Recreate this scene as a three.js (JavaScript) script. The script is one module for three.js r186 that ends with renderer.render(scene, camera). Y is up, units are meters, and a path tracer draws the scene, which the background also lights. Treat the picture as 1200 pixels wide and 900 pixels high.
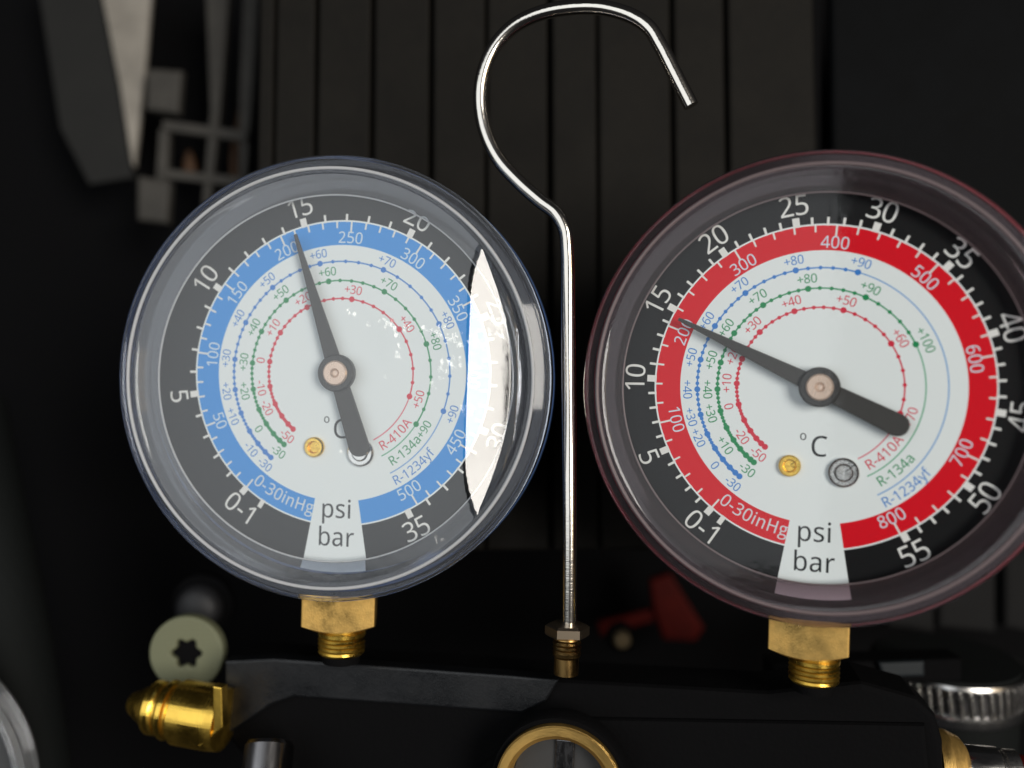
import * as THREE from 'three';
import { RoundedBoxGeometry } from 'three/addons/geometries/RoundedBoxGeometry.js';
import { mergeGeometries, toCreasedNormals, mergeVertices } from 'three/addons/utils/BufferGeometryUtils.js';
import { Brush, Evaluator, INTERSECTION } from 'three-bvh-csg';
import { RectAreaLightUniformsLib } from 'three/addons/lights/RectAreaLightUniformsLib.js';

// ---------------------------------------------------------------- camera, light, exposure
const FOV = 45, CZ = 165;                       // camera height over the work, millimetres
const FPX = 450 / Math.tan(FOV * Math.PI / 360);
const scene = new THREE.Scene();
const camera = new THREE.PerspectiveCamera(FOV, 4 / 3, 0.02, 12);
camera.position.set(0, 0, CZ / 1000);
camera.lookAt(0, 0, 0);
camera.focus = 0.1635;
camera.userData.fStop = 5.6;
const renderer = new THREE.WebGLRenderer({ antialias: true });
renderer.setSize(1024, 768);
renderer.toneMapping = THREE.LinearToneMapping;
renderer.toneMappingExposure = 1;
renderer.shadowMap.enabled = true;
scene.background = new THREE.Color(0.012, 0.012, 0.013);
RectAreaLightUniformsLib.init();
function areaLight(name, color, intensity, w, h, pos, target) {
  const l = new THREE.RectAreaLight(color, intensity, w, h);
  l.name = name; l.position.set(...pos); l.lookAt(...target); scene.add(l);
  return l;
}
areaLight('workshop_window_light', new THREE.Color(0.96, 1, 1.03), 1.3, 0.46, 0.37, [-0.235, 0.06, 0.355], [0, 0, 0]);
areaLight('warm_lamp_light', new THREE.Color(1, 0.68, 0.32), 1.6, 0.22, 0.5, [0.93, 0.02, 0.86], [0, 0, 0]);  // added unseen source, only there to give gold reflections
areaLight('tube_lamp_light', new THREE.Color(1, 0.95, 0.88), 11.5, 0.44, 0.6, [0.54, 0.13, 1.0], [0, 0, 0]);

// ---------------------------------------------------------------- helpers
let seed = 7;
const rnd = () => { seed = (seed * 1664525 + 1013904223) >>> 0; return seed / 4294967296; };
const R = (d) => d * Math.PI / 180;
const V = (x, y, z) => new THREE.Vector3(x, y, z);
// the manifold's frame: its origin is the left gauge's centre, turned a little to the left
const Q = new THREE.Quaternion().setFromEuler(new THREE.Euler(0, R(-10), R(-1.7), 'YXZ'));
const M0 = V(-32.2, 1.6, -5);
const QI = Q.clone().invert();
function PW(px, py, z) { const d = CZ - z; return V((px - 600) / FPX * d, (450 - py) / FPX * d, z); }       // a point of the world plane at height z
function PM(px, py, h) {                                                                                 // a point of the manifold's plane at height h
  const o = V(0, 0, CZ).sub(M0).applyQuaternion(QI), d = V((px - 600) / FPX, (450 - py) / FPX, -1).applyQuaternion(QI);
  return o.addScaledVector(d, (h - o.z) / d.z);
}
const taken = {}, anchors = new WeakMap();
const numbered = (n) => { const k = taken[n] = (taken[n] ?? -1) + 1; return k ? n + '_' + String(k).padStart(3, '0') : n; };
function thing(name, label, category, at, manifold = false, group) {
  const o = new THREE.Group(); o.name = numbered(name);
  const p = at.clone();
  anchors.set(o, at.clone());
  if (manifold) { p.applyQuaternion(Q).add(M0); o.quaternion.copy(Q); }
  o.position.copy(p.multiplyScalar(0.001));
  o.userData = { label, category };
  if (group) o.userData.group = group;
  scene.add(o);
  return o;
}
// geometry in the thing's own frame (world or manifold), millimetres; sub-parts share the anchor of their thing
function part(parent, name, geo, mat, rel = false) {
  const a = anchors.get(parent);
  if (!rel) geo.translate(-a.x, -a.y, -a.z);
  geo.scale(0.001, 0.001, 0.001);
  const m = new THREE.Mesh(geo, mat);
  m.name = name; m.castShadow = m.receiveShadow = true;
  anchors.set(m, a);
  parent.add(m);
  return m;
}
function outward(geo) {
  let g = geo.index ? geo.toNonIndexed() : geo;
  const p = g.attributes.position.array; let v = 0;
  for (let i = 0; i < p.length; i += 9) {
    v += p[i] * (p[i + 4] * p[i + 8] - p[i + 5] * p[i + 7]) - p[i + 1] * (p[i + 3] * p[i + 8] - p[i + 5] * p[i + 6]) + p[i + 2] * (p[i + 3] * p[i + 7] - p[i + 4] * p[i + 6]);
  }
  if (v < 0) for (const at of Object.values(g.attributes)) {
    const n = at.itemSize, b = at.array;
    for (let t = 0; t < at.count; t += 3) for (let c = 0; c < n; c++) { const x = b[(t + 1) * n + c]; b[(t + 1) * n + c] = b[(t + 2) * n + c]; b[(t + 2) * n + c] = x; }
  }
  g.deleteAttribute('normal');
  return g;
}
const crease = (g, deg = 35) => { g = outward(g); g.computeVertexNormals(); return toCreasedNormals(g, R(deg)); };
// a turned solid along +z from [radius, z] pairs (closed profile)
function turned(pts, seg = 96, deg = 35, closed = true) {
  const p = pts.map(([r, z]) => new THREE.Vector2(Math.max(r, 0.0001), z));
  if (closed) p.push(p[0].clone());
  const g = new THREE.LatheGeometry(p, seg).rotateX(Math.PI / 2);
  return closed ? crease(g, deg) : g;
}
// turn a +z geometry towards a direction and move it
function aim(g, dir, at) {
  g.applyQuaternion(new THREE.Quaternion().setFromUnitVectors(V(0, 0, 1), dir.clone().normalize()));
  return g.translate(at.x, at.y, at.z);
}
function prism(points, depth, bevel = 0.3) {                 // points: Vector3 on one plane z; extruded backwards
  const z = points[0].z;
  const s = new THREE.Shape(points.map((p) => new THREE.Vector2(p.x, p.y)));
  const g = new THREE.ExtrudeGeometry(s, { depth: depth - 2 * bevel, bevelEnabled: bevel > 0, bevelSize: bevel, bevelThickness: bevel, bevelOffset: -bevel, bevelSegments: 2, curveSegments: 16 });
  const uv = g.attributes.uv; for (let i = 0; i < uv.count; i++) uv.setXY(i, uv.getX(i) / 45, uv.getY(i) / 45);
  return g.translate(0, 0, z - depth + bevel);
}
const polyW = (pts, z, depth, bevel) => prism(pts.map(([x, y]) => PW(x, y, z)), depth, bevel);
const polyM = (pts, h, depth, bevel) => prism(pts.map(([x, y]) => PM(x, y, h)), depth, bevel);
function box(w, h, d, at, r = 0.4) { const g = new RoundedBoxGeometry(w, h, d, 3, r); return g.translate(at.x, at.y, at.z); }
function tube(points, r, seg = 160, rad = 20) {
  const c = new THREE.CatmullRomCurve3(points, false, 'centripetal');
  const g = new THREE.TubeGeometry(c, seg, r, rad);
  const caps = [];
  for (const t of [0, 1]) {
    const p = c.getPointAt(t), d = c.getTangentAt(t).multiplyScalar(t ? 1 : -1);
    caps.push(aim(new THREE.CircleGeometry(r, rad), d, p));
  }
  return mergeGeometries([g, ...caps]);
}
// ---------------------------------------------------------------- textures
function noiseTex(size, octaves, fn, srgb = false) {
  const grid = (n) => { const a = new Float32Array(n * n); for (let i = 0; i < a.length; i++) a[i] = rnd(); return a; };
  const out = new Float32Array(size * size);
  for (const [n, amp, stretch = 1] of octaves) {
    const a = grid(n);
    for (let y = 0; y < size; y++) for (let x = 0; x < size; x++) {
      const u = x / size * n, v = (y / size * n / stretch) % n, i = Math.floor(u), j = Math.floor(v), fx = u - i, fy = v - j;
      const sx = fx * fx * (3 - 2 * fx), sy = fy * fy * (3 - 2 * fy), at = (p, q) => a[((q + n) % n) * n + ((p + n) % n)];
      out[y * size + x] += amp * ((at(i, j) * (1 - sx) + at(i + 1, j) * sx) * (1 - sy) + (at(i, j + 1) * (1 - sx) + at(i + 1, j + 1) * sx) * sy);
    }
  }
  const d = new Uint8Array(size * size * 4);
  for (let i = 0; i < out.length; i++) { const c = fn(out[i]); for (let k = 0; k < 3; k++) d[i * 4 + k] = Math.max(0, Math.min(255, c[k] * 255)); d[i * 4 + 3] = 255; }
  const t = new THREE.DataTexture(d, size, size);
  t.wrapS = t.wrapT = THREE.RepeatWrapping; t.magFilter = THREE.LinearFilter; t.needsUpdate = true;
  if (srgb) t.colorSpace = THREE.SRGBColorSpace;
  return t;
}
const grey = (v) => [v, v, v];
const grainTex = noiseTex(256, [[128, 0.5], [64, 0.3], [16, 0.2]], grey);
const mottleTex = noiseTex(256, [[6, 0.5], [20, 0.3], [90, 0.2]], (v) => grey(0.55 + v * 0.6));
const smearTex = noiseTex(256, [[5, 0.5], [13, 0.3], [70, 0.2]], (v) => grey(0.25 + v * 0.75));
const dustTex = noiseTex(512, [[5, 0.35], [24, 0.25], [150, 0.4]], (v) => grey(0.45 + v * 0.75 + (v > 0.79 ? (v - 0.79) * 9 : 0)));
const scratchTex = noiseTex(256, [[200, 0.6, 40], [90, 0.4, 14]], grey);
const rep = (t, x, y) => { const c = t.clone(); c.repeat.set(x, y); c.needsUpdate = true; return c; };

// ---------------------------------------------------------------- materials
const std = (o) => new THREE.MeshStandardMaterial(o), phys = (o) => new THREE.MeshPhysicalMaterial(o);
const lin = (r, g, b) => new THREE.Color().setRGB(r, g, b);
const blackPlastic = phys({ color: lin(0.0085, 0.0072, 0.0052), roughness: 0.72, specularIntensity: 0.42, map: dustTex, bumpMap: rep(grainTex, 2, 2), bumpScale: 0.0001 });
const deepBlack = phys({ color: lin(0.0045, 0.0045, 0.005), roughness: 0.85, specularIntensity: 0.12, bumpMap: grainTex, bumpScale: 0.0001 });
const anodised = std({ color: lin(0.0075, 0.0083, 0.01), roughness: 0.62, roughnessMap: smearTex, map: mottleTex, bumpMap: rep(grainTex, 3, 3), bumpScale: 0.00004 });
const rubber = phys({ color: lin(0.006, 0.0075, 0.0075), roughness: 0.8, specularIntensity: 0.4, bumpMap: grainTex, bumpScale: 0.0001 });
const greyPlastic = std({ color: lin(0.055, 0.05, 0.042), roughness: 0.7, map: mottleTex });
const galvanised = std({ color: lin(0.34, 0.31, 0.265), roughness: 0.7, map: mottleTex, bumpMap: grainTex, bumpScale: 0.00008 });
const brass = std({ color: lin(0.88, 0.57, 0.10), metalness: 1, roughness: 0.55, roughnessMap: smearTex, bumpMap: rep(scratchTex, 1, 1), bumpScale: 0.00003 });
const brassRaw = std({ color: lin(0.72, 0.46, 0.14), metalness: 0.85, roughness: 0.75, roughnessMap: smearTex, map: mottleTex, bumpMap: grainTex, bumpScale: 0.00003 });
const chrome = std({ color: lin(0.72, 0.68, 0.62), metalness: 1, roughness: 0.26, roughnessMap: smearTex, bumpMap: rep(scratchTex, 8, 1), bumpScale: 0.00001 });
const steel = std({ color: lin(0.66, 0.65, 0.63), metalness: 1, roughness: 0.36, roughnessMap: smearTex, bumpMap: rep(scratchTex, 1, 1), bumpScale: 0.00002 });
const darkSteel = std({ color: lin(0.24, 0.235, 0.24), metalness: 1, roughness: 0.42, roughnessMap: smearTex });
const rosyScrew = std({ color: lin(0.66, 0.50, 0.40), metalness: 0.5, roughness: 0.45, roughnessMap: smearTex });
const needleMat = std({ color: lin(0.022, 0.022, 0.022), roughness: 0.45, bumpMap: grainTex, bumpScale: 0.00003 });
const cream = std({ color: lin(0.2, 0.21, 0.125), roughness: 0.6, map: mottleTex });
const redPlastic = phys({ color: lin(0.075, 0.004, 0.002), roughness: 0.6, specularIntensity: 0.2, map: mottleTex });
const orangePlastic = std({ color: lin(0.09, 0.04, 0.014), roughness: 0.6 });
const rimMat = (r, g, b, tr) => phys({ color: lin(r, g, b), roughness: 0.06, transmission: tr, thickness: 4, ior: 1.46, attenuationColor: lin(0.85, 0.88, 0.95), attenuationDistance: 0.03 });
const lensMat = (ior, roughness) => phys({ color: lin(0.97, 0.98, 0.98), roughness, transmission: 1, thickness: 0, ior, bumpMap: rep(smearTex, 1, 1), bumpScale: 0.00004 });

// ---------------------------------------------------------------- the setting
{
  const f = box(700, 600, 6, V(0, 0, -112), 1); f.scale(0.001, 0.001, 0.001);
  const m = new THREE.Mesh(f, deepBlack); m.name = 'engine_bay_floor'; m.userData = { kind: 'structure', label: 'black shadowed bottom of the engine bay behind everything', category: 'floor' };  // shade of the bay is put into this near-black colour
  m.receiveShadow = true; scene.add(m);
}
{
  const z = -42, cover = thing('ribbed_cover', 'black plastic cover with vertical grooves behind the hook', 'cover', PW(600, 720, z));
  part(cover, 'backing', box(128, 150, 3, PW(632, 255, z - 5), 0.5), deepBlack);
  const edges = [[300, 317], [320, 366], [370, 432], [437, 502], [507, 568], [571, 642], [648, 700], [703, 788], [793, 852], [857, 959]];
  edges.forEach(([a, b], i) => {
    const s = i < 1 ? 0.9 : 1 - 0.02 * (i % 3), tilt = (x) => (x - 600) * 0.02;
    part(cover, 'slat', polyW([[a - tilt(a), -70], [b - tilt(b), -70], [b + tilt(b), 645], [a + tilt(a), 645]], z - (i % 2) * 0.5, 4, 0.7 * s), blackPlastic);
  });
}
{
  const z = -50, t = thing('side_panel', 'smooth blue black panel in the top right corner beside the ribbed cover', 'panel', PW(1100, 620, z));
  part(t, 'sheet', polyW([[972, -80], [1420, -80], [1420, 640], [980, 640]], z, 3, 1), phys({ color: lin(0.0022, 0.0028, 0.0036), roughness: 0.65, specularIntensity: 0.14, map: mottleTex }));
}
// ---------------------------------------------------------------- the dials' print
const bluePrint = '#3791e0', redPrint = '#d80a20', whitePrint = '#e6edef';
function dialTexture(o) {
  const N = 2048, k = N / 75.2, c = document.createElement('canvas'); c.width = c.height = N;
  const g = c.getContext('2d'), dir = (a, r) => [N / 2 + Math.sin(R(a)) * r * k, N / 2 - Math.cos(R(a)) * r * k];
  const ang = (bar) => o.zero + o.step * bar;
  g.fillStyle = '#101113'; g.fillRect(0, 0, N, N);
  const disc = (r, col) => { g.fillStyle = col; g.beginPath(); g.arc(N / 2, N / 2, r * k, 0, 7); g.fill(); };
  disc(28.05, whitePrint); disc(27.75, o.band); disc(23.5, whitePrint);
  // black from the band's outside, then the white wedge at the bottom
  g.fillStyle = whitePrint; g.beginPath();
  for (const [x, y] of [[-4.0, 22.5], [4.0, 22.5], [6.9, 39.5], [-6.9, 39.5]]) g.lineTo(N / 2 + x * k, N / 2 + y * k);
  g.fill();
  const stroke = (a, r0, r1, w, col) => { g.strokeStyle = col; g.lineWidth = w * k; g.lineCap = 'butt'; g.beginPath(); g.moveTo(...dir(a, r0)); g.lineTo(...dir(a, r1)); g.stroke(); };
  function arcText(s, r, a, size, col, weight = '', flip = null, gap = 0) {
    a = ((a % 360) + 360) % 360;
    const inward = flip ?? (a > 92 && a < 268);
    g.font = weight + ' ' + size * k + 'px sans-serif'; g.fillStyle = col; g.textAlign = 'center'; g.textBaseline = 'alphabetic';
    const ws = [...s].map((ch) => g.measureText(ch).width / k + gap), total = ws.reduce((x, y) => x + y, 0);
    let t = -total / 2; const cap = size * 0.71;
    [...s].forEach((ch, i) => {
      const mid = t + ws[i] / 2; t += ws[i];
      const b = a + (inward ? -1 : 1) * mid / r / Math.PI * 180;
      g.save(); g.translate(...dir(b, r)); g.rotate(R(inward ? b + 180 : b)); g.fillText(ch, 0, cap / 2 * k); g.restore();
    });
  }
  const white = '#e4e4e2';
  for (let b = 0; b <= o.max; b++) {
    const major = b % 5 === 0;
    stroke(ang(b), 27.7, major ? 29.4 : 29.2, major ? 1.2 : 0.45, white);
    if (major && b) arcText(String(b), 31.6, ang(b), 4.9, white, '', null, -0.15);
  }
  stroke(ang(-1), 27.7, 29.4, 0.9, white);
  arcText('0-1', 31.6, ang(-0.4), 4.9, white, '', true);
  for (let p = 0; p <= o.psiMax; p += o.psiStep) stroke(ang(p / 14.504), 27.8, p % o.psiLabel ? 26.6 : 25.9, 0.34, white);
  for (let p = o.psiLabel; p <= o.psiMax; p += o.psiLabel) arcText(String(p), 24.9, ang(p / 14.504), 2.9, '#d3e2f0', '', null);
  arcText('0-30inHg', 25.3, o.inHg, 3.1, '#d8dfe6', '', true);
  // saturation temperatures of three refrigerants, bar gauge
  const sat = {
    blue: { r: 20.5, col: '#3a7fd0', name: 'R-1234yf', t: [[-30, 0], [-20, 0.5], [-10, 1.2], [0, 2.15], [10, 3.4], [20, 4.9], [30, 6.8], [40, 9.2], [50, 12], [60, 15.4], [70, 19.5], [80, 24.4], [90, 29.8]] },
    green: { r: 17.0, col: '#1f8a55', name: 'R-134a', t: [[-30, -0.15], [-20, 0.32], [-10, 1], [0, 1.93], [10, 3.15], [20, 4.72], [30, 6.7], [40, 9.17], [50, 12.2], [60, 15.8], [70, 20.2], [80, 25.3], [90, 31.4], [100, 38.7]] },
    red: { r: 13.7, col: '#d32c44', name: 'R-410A', t: [[-50, 0.08], [-40, 0.75], [-30, 1.7], [-20, 3], [-10, 4.7], [0, 7], [10, 9.9], [20, 13.4], [30, 17.8], [40, 23.2], [50, 29.6], [60, 37.3], [70, 47]] },
  };
  const nameAt = { blue: 24.0, green: 19.6, red: 15.6 };
  for (const key in sat) {
    const { r, col, name, t } = sat[key], ts = t.filter(([, b]) => b <= o.max), at = (deg) => {
      let i = 0; while (i < t.length - 2 && t[i + 1][0] < deg) i++;
      return ang(t[i][1] + (t[i + 1][1] - t[i][1]) * (deg - t[i][0]) / (t[i + 1][0] - t[i][0]));
    };
    const last = at(ts[ts.length - 1][0]), arc = (a0, a1, w, alpha) => { g.globalAlpha = alpha; g.strokeStyle = col; g.lineWidth = w * k; g.beginPath(); g.arc(N / 2, N / 2, r * k, R(a0 - 90), R(a1 - 90)); g.stroke(); g.globalAlpha = 1; };
    arc(at(t[0][0]), last, 0.26, 0.9); arc(last, 360 + o.nameEnd, 0.22, 0.65);
    for (let d = t[0][0]; d <= ts[ts.length - 1][0]; d += 2) { const [x, y] = dir(at(d), r); g.fillStyle = col; g.beginPath(); g.arc(x, y, (d % 10 ? 0.33 : 0.52) * k, 0, 7); g.fill(); }
    let before = -999;
    for (const [d] of ts) {
      const a = at(d); if ((a - before) * r < 190 ) continue; before = a;
      arcText((d > 0 ? '+' : '') + d, r + 1.75, a, 2.15, col, '', null, -0.05);
    }
    arcText(name, r + 0.2 + (key === 'blue' ? 1.4 : 1.5), o.nameAngle + (key === 'blue' ? 2 : key === 'red' ? -2 : 0), 2.35, col, '', true);
  }
  const say = (s, x, y, size, col = '#1d2124') => { g.font = size * k + 'px sans-serif'; g.fillStyle = col; g.textAlign = 'center'; g.textBaseline = 'middle'; g.fillText(s, N / 2 + x * k, N / 2 + y * k); };
  say('psi', 0, 24.9, 4.7); say('bar', 0, 30.1, 4.7); say('C', 0.3, 10.2, 4.9); say('o', -2.3, 8.4, 2.2);
  const t = new THREE.CanvasTexture(c); t.colorSpace = THREE.SRGBColorSpace; return t;
}

// ---------------------------------------------------------------- the gauges
function gauge(label, at, o) {
  const t = thing('pressure_gauge', label, 'gauge', at, true, 'gauges on the manifold');
  t.quaternion.multiply(new THREE.Quaternion().setFromAxisAngle(V(0, 1, 0), R(o.yaw))); t.scale.setScalar(o.size);
  // painted steel case that narrows backwards
  part(t, 'case', turned([[0, -17], [30, -17], [33.5, -14.5], [38.6, -6.6], [39.7, -6.2], [40.15, -5.4], [40.15, -3.4], [39.6, -2.9], [38.9, -2.9], [38.7, -0.9], [0, -0.9]], 128, 30), o.paint, true);
  part(t, 'liner', turned([[37.7, -0.85], [38.75, -0.85], [38.95, -2.8], [39.2, -2.75], [39.2, -2.6], [39.1, -2.55], [38.95, -0.7], [37.7, -0.7]], 128, 30), deepBlack, true);
  const dial = new THREE.CircleGeometry(37.6, 128).translate(o.shift[0], o.shift[1], 0);
  part(t, 'dial', dial, phys({ map: dialTexture(o), roughness: 0.6, specularIntensity: 0.25 }), true);
  // clear cover: thick stepped ring and thin domed window
  const ring = [];
  ring.push([33.2, 2.2]);
  for (let i = 0; i <= 7; i++) { const w = R(46 - 41 * i / 7); ring.push([35.6 + 2.4 * (Math.sin(R(46)) - Math.sin(w)), 4.8 + 2.4 * (Math.cos(w) - Math.cos(R(46)))]); }
  ring.push([37.5, 5.53]);
  ring.push([38.0, 5.3], [39.2, 4.7]);
  for (let i = 0; i <= 5; i++) { const a = Math.PI / 2 * (1 - i / 5); ring.push([39.1 + 0.95 * Math.cos(a), 3.7 + 0.95 * Math.sin(a)]); }
  ring.push([40.05, -2.5], [39.0, -2.5], [38.85, 0.5], [34.0, 0.5]);
  part(t, 'cover_rim', turned(ring, 192, 16), o.rim, true);
  const zAt = (x, y) => {                                      // flat window; right side bent down, shaped to catch the lamp as a glare crescent
    const u = x - 25.3 - 0.022 * Math.max(0, Math.abs(y - 1) - 14) ** 2;
    if (!o.bend || u < 0) return 5.6;
    if (u < 0.5) return 5.6 - 0.41 * u * u;
    return Math.max(1.0, 5.6 - 0.1025 - 0.41 * (u - 0.5) - 0.0095 * (u - 0.5) ** 2);
  };
  const pane = new THREE.RingGeometry(0.01, 36.3, 216, 130), pp = pane.attributes.position, uv = pane.attributes.uv;
  for (let i = 0; i < uv.count; i++) { pp.setZ(i, zAt(pp.getX(i), pp.getY(i))); uv.setXY(i, pp.getX(i) / 60, pp.getY(i) / 60); }
  pane.computeVertexNormals();
  const lens = part(t, 'lens', pane, o.lens, true);
  part(t, 'ridge', new THREE.TorusGeometry(37.3, 0.33, 10, 160).translate(0, 0, 5.72), o.ridge, true);  // pale torus drawn as the bright highlight line along the rim
  part(t, 'lens_seat', new THREE.TorusGeometry(33.3, 0.2, 8, 160).translate(0, 0, 2.1), o.ridge, true);  // same pale colour stands for the inner highlight line
  if (o.glints) {  // clear facets added and tilted towards the lamp to draw its glints
    const bits = [];
    for (const [px, py, n, sx, sy, len] of o.glints) for (let i = 0; i < n * 1.7; i++) {
      const q = PM(px + (rnd() - 0.5) * sx, py + (rnd() - 0.5) * sy, 5).sub(at), L = len * (0.4 + 1.0 * rnd());
      const sh = new THREE.Shape(); for (let j = 0; j < 8; j++) { const w = j / 8 * 6.283, rr = 0.55 + 0.8 * rnd(); sh.lineTo((0.2 + 0.12 * L) * rr * Math.cos(w), L * 0.8 * rr * Math.sin(w)); }
      const f = new THREE.ShapeGeometry(sh).rotateZ(0.4 + (rnd() - 0.5) * 1.2).rotateX((rnd() - 0.5) * 0.12).rotateY(R(22 - q.x * 0.17) + (rnd() - 0.5) * 0.2);
      bits.push(f.translate(q.x, q.y, zAt(q.x, q.y) + 0.22));
    }
    part(lens, 'film_wrinkles', mergeGeometries(bits), o.lens, true).userData.kind = 'stuff';
  }
  // needle with its tail, hub and screw
  const s = new THREE.Shape();
  s.moveTo(-0.18, 26.4); s.lineTo(0.18, 26.4); s.lineTo(1.35, 2.5); s.lineTo(1.45, -2.5); s.lineTo(1.8, -13.8);
  s.absarc(0, -13.8, 1.8, 0, -Math.PI, true); s.lineTo(-1.45, -2.5); s.lineTo(-1.35, 2.5);
  const n = new THREE.ExtrudeGeometry(s, { depth: 0.35, bevelEnabled: true, bevelSize: 0.12, bevelThickness: 0.12, bevelSegments: 2, curveSegments: 20 });
  const needle = part(t, 'needle', n.translate(0, 0, 1.6).rotateZ(-R(o.zero + o.step * o.reading)).translate(o.shift[0], o.shift[1], 0), needleMat, true);
  part(needle, 'hub', turned([[0, 1.0], [3.1, 1.0], [3.4, 1.3], [3.4, 2.4], [3.1, 2.7], [0, 2.7]], 48, 30).translate(o.shift[0], o.shift[1], 0), needleMat, true);
  part(needle, 'hub_screw', turned([[0, 2.5], [2.25, 2.5], [2.25, 3.0], [2.0, 3.2], [0.85, 3.2], [0.45, 2.8], [0, 2.75]], 40, 30).translate(o.shift[0], o.shift[1], 0), o.screw, true);
  const stud = (x, y, r, mat, name, hole) => {
    const g = turned([[0, 0.05], [r, 0.05], [r, 0.6], [r * 0.86, 0.9], [r * 0.62, 0.9], [r * 0.5, hole], [0, hole]], 36, 30).translate(x + o.shift[0], y + o.shift[1], 0);
    part(t, name, g, mat, true);
  };
  stud(-4.4, -13.7, 1.85, brass, 'rivet', 0.3);
  stud(4.4, -14.4, 2.5, steel, 'rivet', 1.15);
  // brass connection
  const D = V(0, -1, 0), stem = (pts, seg, deg) => aim(turned(pts, seg, deg), D, V(0, 0, -9));
  const cone = turned([[0, 38.75], [12, 38.75], [12, 44.4], [6.0, 47.2], [0, 47.2]], 64, 25), blank = new RoundedBoxGeometry(13.4, 13.4, 16, 2, 0.3).translate(0, 0, 39.2);
  const nut = new Evaluator().evaluate(new Brush(blank), new Brush(cone), INTERSECTION).geometry;
  nut.rotateZ(R(o.nutTurn));
  part(t, 'square_nut', aim(nut, D, V(0, 0, -7)), o.nutMat, true);
  part(t, 'socket', aim(turned([[0, 46], [4.1, 46], [4.1, 47.2], [4.4, 47.6], [4.4, 48.2], [4.15, 48.6], [4.4, 49], [4.15, 49.4], [4.4, 49.8], [4.15, 50.2], [4.4, 50.6], [4.15, 51], [4.3, 51.4], [3.8, 51.9], [0, 51.9]], 48, 18), D, V(1.1, 0, -5)), brass, true);
  part(t, 'thread_seal', aim(turned([[0, 51], [3.5, 51], [3.5, 53.4], [0, 53.4]], 32, 25), D, V(1.1, 0, -5)), deepBlack, true);
  return t;
}
const paint = (r, g, b) => phys({ color: lin(r, g, b), roughness: 0.35, clearcoat: 0.4, clearcoatRoughness: 0.2 });
const L0 = V(-0.3, -0.6, 0), R0 = V(84.7, 0.2, 0);
gauge('blue banded gauge with bright glare on its right side, left of the hook', L0, { zero: 218.8, step: 8.36, max: 35, psiMax: 500, psiStep: 10, psiLabel: 50, band: bluePrint, paint: paint(0.05, 0.10, 0.24), rim: rimMat(0.8, 0.84, 0.92, 0.955), yaw: 2, lens: lensMat(1.8, 0.1), shift: [1.0, 1.0],
  glints: [[412, 366, 3, 12, 10, 0.5], [445, 378, 6, 30, 10, 0.5], [470, 388, 7, 24, 14, 0.5], [505, 388, 10, 36, 14, 0.6], [535, 398, 10, 30, 16, 0.6], [556, 402, 8, 16, 22, 0.6], [578, 384, 12, 24, 26, 0.7], [592, 366, 4, 8, 10, 0.5], [466, 412, 4, 8, 18, 0.6], [450, 440, 1, 4, 4, 0.4], [521, 434, 8, 16, 24, 0.6], [532, 425, 4, 14, 14, 0.5], [508, 452, 3, 10, 10, 0.5], [547, 481, 7, 16, 12, 0.5], [515, 631, 4, 10, 8, 0.5], [474, 674, 2, 10, 4, 0.4], [404, 660, 2, 10, 6, 0.4], [383, 572, 2, 10, 20, 0.3], [398, 527, 2, 6, 6, 0.3]],
  size: 1.0, bend: true, nutTurn: -15, ridge: std({ color: lin(0.5, 0.51, 0.53), roughness: 0.5 }), reading: 14.62, inHg: 204, nameEnd: 151, nameAngle: 137.5, screw: rosyScrew, nutMat: brassRaw });
gauge('red banded gauge with its needle near fifteen, right of the hook', R0, { zero: 218.5, step: 5.294, max: 55, psiMax: 800, psiStep: 20, psiLabel: 100, band: redPrint, paint: paint(0.42, 0.008, 0.025), rim: rimMat(0.72, 0.6, 0.64, 0.97), yaw: -5.5, lens: lensMat(1.4, 0.05), shift: [0.2, 0.2], size: 0.976, bend: false, nutTurn: 2, ridge: std({ color: lin(0.17, 0.13, 0.135), roughness: 0.4 }), reading: 14.5, inHg: 204, nameEnd: 151, nameAngle: 137, screw: rosyScrew, nutMat: brassRaw });

// ---------------------------------------------------------------- the hook
{
  const h = -4, t = thing('hanging_hook', 'shiny chrome wire hook standing between the two gauges', 'hook', PM(666, 770, h), true);
  const pts = [[667, 735], [667.5, 640], [667, 500], [666, 380], [665, 292], [662, 268], [652, 250], [634, 236], [608, 213], [584, 186], [569, 155], [563, 120], [566, 88], [579, 56], [602, 31], [632, 16], [668, 9], [705, 9], [738, 18], [760, 32], [773, 52], [790, 85], [810, 124]].map(([x, y]) => PM(x, y, h));
  part(t, 'rod', tube(pts, 1.35, 320, 24), chrome);
  const D = V(0, -1, 0), base = PM(665, 731, h);
  part(t, 'hex_nut', aim(turned([[0, 0], [3.4, 0], [4.0, 0.4], [4.0, 1.9], [3.4, 2.3], [0, 2.3]], 6, 12).rotateZ(R(20)), D, base), std({ color: lin(0.42, 0.34, 0.25), metalness: 1, roughness: 0.35 }));
  part(t, 'threaded_stud', aim(turned([[0, 2], [2.5, 2], [2.6, 2.6], [2.35, 3], [2.6, 3.4], [2.35, 3.8], [2.6, 4.2], [2.35, 4.6], [2.6, 5], [2.5, 5.6], [2.2, 6], [2.2, 9], [0, 9]], 40, 25), D, base), std({ color: lin(0.35, 0.22, 0.08), metalness: 1, roughness: 0.5, roughnessMap: smearTex }));
}
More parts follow.
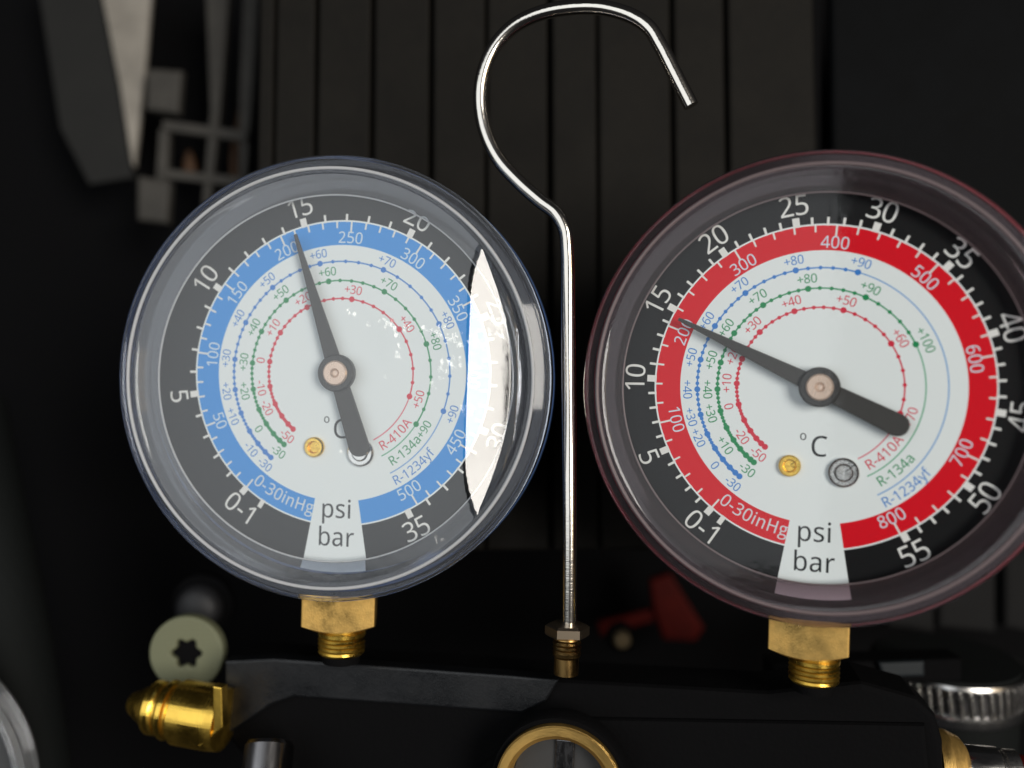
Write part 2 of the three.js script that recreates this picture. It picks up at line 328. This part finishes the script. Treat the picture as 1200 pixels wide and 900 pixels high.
// ---------------------------------------------------------------- the manifold
{
  const h = -7, t = thing('manifold_block', 'black metal manifold bar below the two gauges', 'manifold', PM(640, 960, h), true);
  part(t, 'bar', polyM([[262, 776], [300, 774], [560, 793], [900, 812], [1010, 800], [1075, 818], [1097, 838], [1106, 870], [1108, 960], [300, 960], [300, 905], [262, 862]], h - 3, 14, 1.2), deepBlack);
  part(t, 'front_rail', polyM([[263, 775], [320, 772], [600, 792], [655, 797], [640, 822], [612, 836], [345, 817], [318, 826], [264, 862]], h - 1.5, 4, 0.45), anodised);  // lit stretch of the bar in a lighter material; its shade is coloured black
  part(t, 'face_plate', polyM([[640, 842], [1085, 850], [1096, 960], [560, 960], [560, 900]], h - 1.6, 3, 0.9), deepBlack);
}
{
  const c = PM(655, 922, 0), t = thing('sight_glass', 'round brass framed sight glass at the bottom below the hook', 'sight glass', PM(655, 990, 0), true);
  const mv = (g) => g.translate(c.x, c.y, c.z);
  part(t, 'collar', mv(turned([[11.3, -4], [12.5, -4], [12.5, -0.6], [12.1, 0.2], [11.3, 0.2]], 72)), deepBlack);
  part(t, 'brass_ring', mv(turned([[8.6, -3.5], [11.2, -3.5], [11.2, 1.4], [10.9, 1.7], [9.5, 1.7], [8.7, 0.9], [8.6, 0.2]], 72)), brassRaw);
  part(t, 'window', mv(turned([[0, -2.4], [8.55, -2.4], [8.55, -0.9], [0, -0.9]], 48)), phys({ color: lin(0.9, 0.9, 0.9), roughness: 0.1, transmission: 1, thickness: 0, ior: 1.5 }));
  part(t, 'inner_plate', mv(turned([[0, -3.4], [8.5, -3.4], [8.5, -3.0], [0, -3.0]], 48)), std({ color: lin(0.10, 0.10, 0.10), roughness: 0.5 }));
  part(t, 'inner_bar', mv(box(3.4, 9, 0.9, V(0.6, 3, -2.7), 0.3)), darkSteel);
}
{
  const a = PM(256, 842, -6), b = PM(155, 824, -6), t = thing('service_port', 'shiny stepped brass port on the left end of the manifold', 'fitting', PM(256, 842, -6), true);
  const d = b.clone().sub(a).normalize(), L = a.distanceTo(b), u = L / 103;   // u: millimetres per photo pixel
  const g = (p) => aim(turned(p.map(([r, z]) => [r * u, z * u]), 64, 25), d, a);
  part(t, 'body', g([[0, -8], [33, -8], [34.5, 5], [34.5, 44], [32, 47], [0, 47]]), brass);
  part(t, 'ring', g([[0, 47], [28, 47], [28, 51], [31, 53], [32, 58], [30, 61], [26, 62], [26, 66], [0, 66]]), brass);
  const ridges = []; for (let i = 0; i < 40; i++) { const w = i / 40 * Math.PI * 2; ridges.push(new THREE.SphereGeometry(2.3 * u, 6, 5).translate(27 * u * Math.cos(w), 27 * u * Math.sin(w), 56.5 * u)); }
  part(t, 'collar', g([[0, 66], [27, 66], [29, 69], [29, 76], [27, 79], [0, 79]]), brass);
  part(t, 'tip', g([[0, 79], [23, 79], [21, 85], [11, 103], [9, 105], [0, 105]]), brass);
  const f = part(t, 'flange', polyM([[249, 804], [260, 806], [261, 853], [234, 877], [231, 874], [249, 856]], -0.6, 2.4, 0.3), brass);
}
{
  const a = PM(304, 975, 5), b = PM(317, 868, -3), t = thing('valve_stem', 'dark steel valve stem poking in at the bottom below the bar', 'valve', a, true);
  const d = b.clone().sub(a).normalize(), L = a.distanceTo(b);
  part(t, 'stem', aim(turned([[0, -6], [4.6, -6], [4.6, L - 1.0], [4.2, L - 0.3], [0, L - 0.3]], 48, 25), d, a), darkSteel);
  part(t, 'grip', aim(turned([[0, -14], [7.2, -14], [6.2, L - 7.2], [5.6, L - 6], [4.7, L - 6], [4.7, L - 8], [0, L - 8]], 48, 25), d, a), deepBlack);
}
// ---------------------------------------------------------------- around the manifold
{
  const z = -30, c = PW(223, 762, z), t = thing('plastic_plug', 'pale greenish cap with a star shaped socket, above the brass port', 'cap', c);
  const s = new THREE.Shape(); s.absarc(0, 0, 7.75, 0, Math.PI * 2);
  const hole = new THREE.Path(), pts = []; for (let i = 0; i < 72; i++) { const a = i / 72 * Math.PI * 2, r = 2.75 + 0.42 * Math.cos(6 * a); pts.push(new THREE.Vector2(r * Math.cos(a), r * Math.sin(a))); } hole.setFromPoints(pts); s.holes.push(hole);
  part(t, 'head', new THREE.ExtrudeGeometry(s, { depth: 2, bevelEnabled: true, bevelSize: 0.5, bevelThickness: 0.5, bevelOffset: -0.5, bevelSegments: 3, curveSegments: 48 }), cream, true);
  part(t, 'socket_floor', turned([[0, 0.5], [5, 0.5], [5, 1.3], [0, 1.3]], 32), deepBlack, true);
  part(t, 'shank', turned([[0, -4], [4.5, -4], [4.5, -1.5], [0, -1.5]], 32), cream, true);
}
{
  const c = PW(233, 712, -46), t = thing('bolt_head', 'dim dark round bolt just above the pale cap', 'bolt', c);
  part(t, 'head', turned([[0, -2], [5, -2], [5.3, -1], [5, 1], [3.5, 2.4], [0, 2.8]], 40, 60), std({ color: lin(0.018, 0.018, 0.02), roughness: 0.55 }), true);
  part(t, 'washer', turned([[0, -5], [7, -5], [7, -2.2], [0, -2.2]], 40), deepBlack, true);
}
{
  const t = thing('angle_bracket', 'metal wedge with its lit face coloured pale and its shaded flank coloured dark, top left corner', 'bracket', PW(150, 205, -86));
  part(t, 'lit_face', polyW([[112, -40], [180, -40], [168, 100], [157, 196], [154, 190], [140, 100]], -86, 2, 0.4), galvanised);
  part(t, 'dark_flank', polyW([[40, -40], [111, -40], [140, 103], [154, 194], [156, 208], [104, 216], [70, 150]], -88.5, 2, 0.4), std({ color: lin(0.007, 0.0068, 0.0055), roughness: 0.75, map: mottleTex }));  // same bracket; the shade on this side is put into its colour
}
{
  const z = -82, t = thing('plastic_lattice', 'dark grey plastic lattice frame beside the pale wedge', 'frame', PW(220, 260, z));
  part(t, 'upright', polyW([[240, -30], [270, -30], [258, 130], [246, 240], [236, 240], [246, 130]], z, 3, 0.4), greyPlastic);
  part(t, 'upright', polyW([[286, -30], [304, -30], [296, 110], [288, 215], [280, 215], [280, 110]], z - 1, 3, 0.4), greyPlastic);
  part(t, 'crossbar', polyW([[190, 140], [290, 153], [290, 166], [190, 152]], z + 0.6, 3, 0.4), greyPlastic);
  part(t, 'crossbar', polyW([[188, 197], [285, 207], [285, 219], [188, 208]], z + 0.6, 3, 0.4), greyPlastic);
  part(t, 'upright', polyW([[186, 150], [198, 152], [196, 215], [182, 215]], z - 0.4, 3, 0.4), greyPlastic);
  part(t, 'lug', polyW([[171, 79], [213, 82], [209, 133], [170, 128]], z + 2, 4, 1), greyPlastic);
  part(t, 'lug', polyW([[160, 205], [200, 212], [196, 262], [160, 258]], z + 2, 4, 1), greyPlastic);
}
{
  const t = thing('orange_plug', 'small dull orange cone inside the lower lattice opening', 'plug', PW(223, 198, -96));
  part(t, 'cone', turned([[0, -3], [2.2, -3], [1.6, 2], [0.5, 5], [0, 5]], 24, 40).rotateX(R(-80)), orangePlastic, true);
  const u = thing('orange_cable', 'dull orange cable running behind the right lattice upright', 'cable', PW(280, 215, -96));
  part(u, 'sheath', tube([PW(292, 100, -97), PW(283, 140, -96), PW(276, 180, -96), PW(276, 230, -98)], 1.3, 40, 12), orangePlastic);
}
{
  const t = thing('rubber_hose', 'thick black rubber hose along the left edge below the bracket', 'hose', PW(30, 940, -40));
  part(t, 'tube', tube([PW(-40, 480, -60), PW(-20, 600, -48), PW(10, 760, -42), PW(40, 960, -38)], 9, 80, 32), rubber);
}
{
  const c = PW(-150, 930, -12), t = thing('clear_lid', 'clear plastic round rim cut off by the bottom left corner', 'lid', c);
  part(t, 'rim', turned([[27.5, -3], [30.6, -3], [30.8, 2], [30.2, 3], [29.2, 3], [28.4, 1.4], [27.5, 0.8]], 96, 28), rimMat(0.6, 0.62, 0.64, 0.75), true);
  part(t, 'disc', turned([[0, -4.5], [30, -4.5], [30, -3.4], [0, -3.4]], 64), std({ color: lin(0.06, 0.062, 0.065), roughness: 0.6 }), true);
}
{
  const t = thing('red_bracket', 'dim dark red plastic bracket behind the red gauge lower edge', 'bracket', PW(795, 752, -84));
  part(t, 'arm', polyW([[762, 680], [786, 672], [806, 705], [826, 736], [816, 752], [778, 750], [766, 715]], -84, 4, 0.8), redPlastic);
  part(t, 'strap', polyW([[700, 730], [765, 714], [768, 728], [704, 746]], -86, 3, 0.6), redPlastic);
  const b = thing('small_screw', 'tiny dull screw left of the dark red bracket', 'screw', PW(729, 750, -62));
  part(b, 'head', turned([[0, -2], [2.2, -2], [2.2, 0.3], [1.6, 1.1], [0.6, 1.1], [0.4, 0.6], [0, 0.6]], 28, 30), std({ color: lin(0.35, 0.27, 0.16), metalness: 0.8, roughness: 0.5 }), true);
  part(b, 'washer', turned([[0, -4], [3.6, -4], [3.6, -2.1], [0, -2.1]], 28), deepBlack, true);
}
{
  const z = -66, t = thing('ribbed_housing', 'dark grey ribbed housing behind the lower right of the red gauge', 'housing', PW(1120, 745, z));
  [[1040, 1096], [1100, 1168], [1178, 1210], [1216, 1290]].forEach(([a, b]) => part(t, 'rib', polyW([[a, 560], [b, 560], [b, 742], [a, 735]], z, 8, 1.2), std({ color: lin(0.005, 0.005, 0.0055), roughness: 0.9, map: mottleTex })));
  const u = thing('connector_block', 'black block with a faint bluish glint coloured onto its edge under the ribbed housing', 'connector', PW(1035, 800, -24));
  part(u, 'body', polyW([[905, 778], [1128, 772], [1128, 800], [905, 806]], -26, 8, 0.8), deepBlack);
  part(u, 'end_cap', polyW([[1030, 777], [1084, 775], [1084, 793], [1034, 795]], -24.5, 2, 0.6), std({ color: lin(0.006, 0.011, 0.015), roughness: 0.65 }));  // bluish plate stands for light caught on the block's edge
}
{
  const c = PW(1150, 823, -26), t = thing('hose_clamp', 'slotted steel band clamp round the hose at the lower right', 'clamp', c);
  const r = 15.5;
  const up = (pts, seg, deg) => turned(pts, seg, deg).rotateX(R(-90 + 5)).translate(0, 0, -r);
  part(t, 'band', up([[r - 0.6, -4.0], [r, -4.0], [r, 4.2], [r - 0.6, 4.2]], 96), darkSteel, true);
  part(t, 'lip', up([[r + 0.02, -4.6], [r + 0.7, -4.6], [r + 1.0, -4.0], [r + 1.0, -2.6], [r + 0.6, -2.1], [r + 0.02, -2.1]], 96), steel, true);
  part(t, 'lip', up([[r + 0.02, 3.3], [r + 0.45, 3.3], [r + 0.6, 3.7], [r + 0.4, 4.4], [r + 0.02, 4.4]], 96), steel, true);
  for (let i = 0; i < 19; i++) {
    const a = (i - 9) * 0.128, g = new RoundedBoxGeometry(0.8, 5.6, 0.7, 2, 0.25).rotateZ(0.12).translate(0, 0.6, r + 0.3).rotateY(a).rotateX(R(5)).translate(0, 0, -r);
    part(t, 'thread', g, steel, true);
  }
  const h = thing('coolant_hose', 'black hose held by the slotted steel clamp', 'hose', c);
  part(h, 'tube', up([[0, -14], [r - 0.7, -14], [r - 0.7, 5], [0, 5]], 64), rubber, true);
}
{
  const a = PW(1092, 898, -6), t = thing('brass_coupler', 'brass and steel coupler in the bottom right corner under the clamp', 'coupler', a);
  const d = V(1, -0.05, 0.1), g = (p, deg = 25) => aim(turned(p, 64, deg), d, a);
  part(t, 'brass_end', g([[0, 0], [6.6, 0], [6.8, 2], [5.8, 4.4], [4.6, 5.4], [0, 5.4]]), brassRaw);
  part(t, 'sleeve', g([[0, 5.4], [4.2, 5.4], [4.4, 6], [4.4, 11.2], [4.0, 11.6], [3.6, 11.6], [3.6, 12.2], [4.2, 12.4], [4.2, 14.6], [0, 14.6]]), steel);
  part(t, 'end_seal', g([[0, 14.6], [3.4, 14.6], [3.4, 20], [0, 20]]), redPlastic);
}
renderer.render(scene, camera);
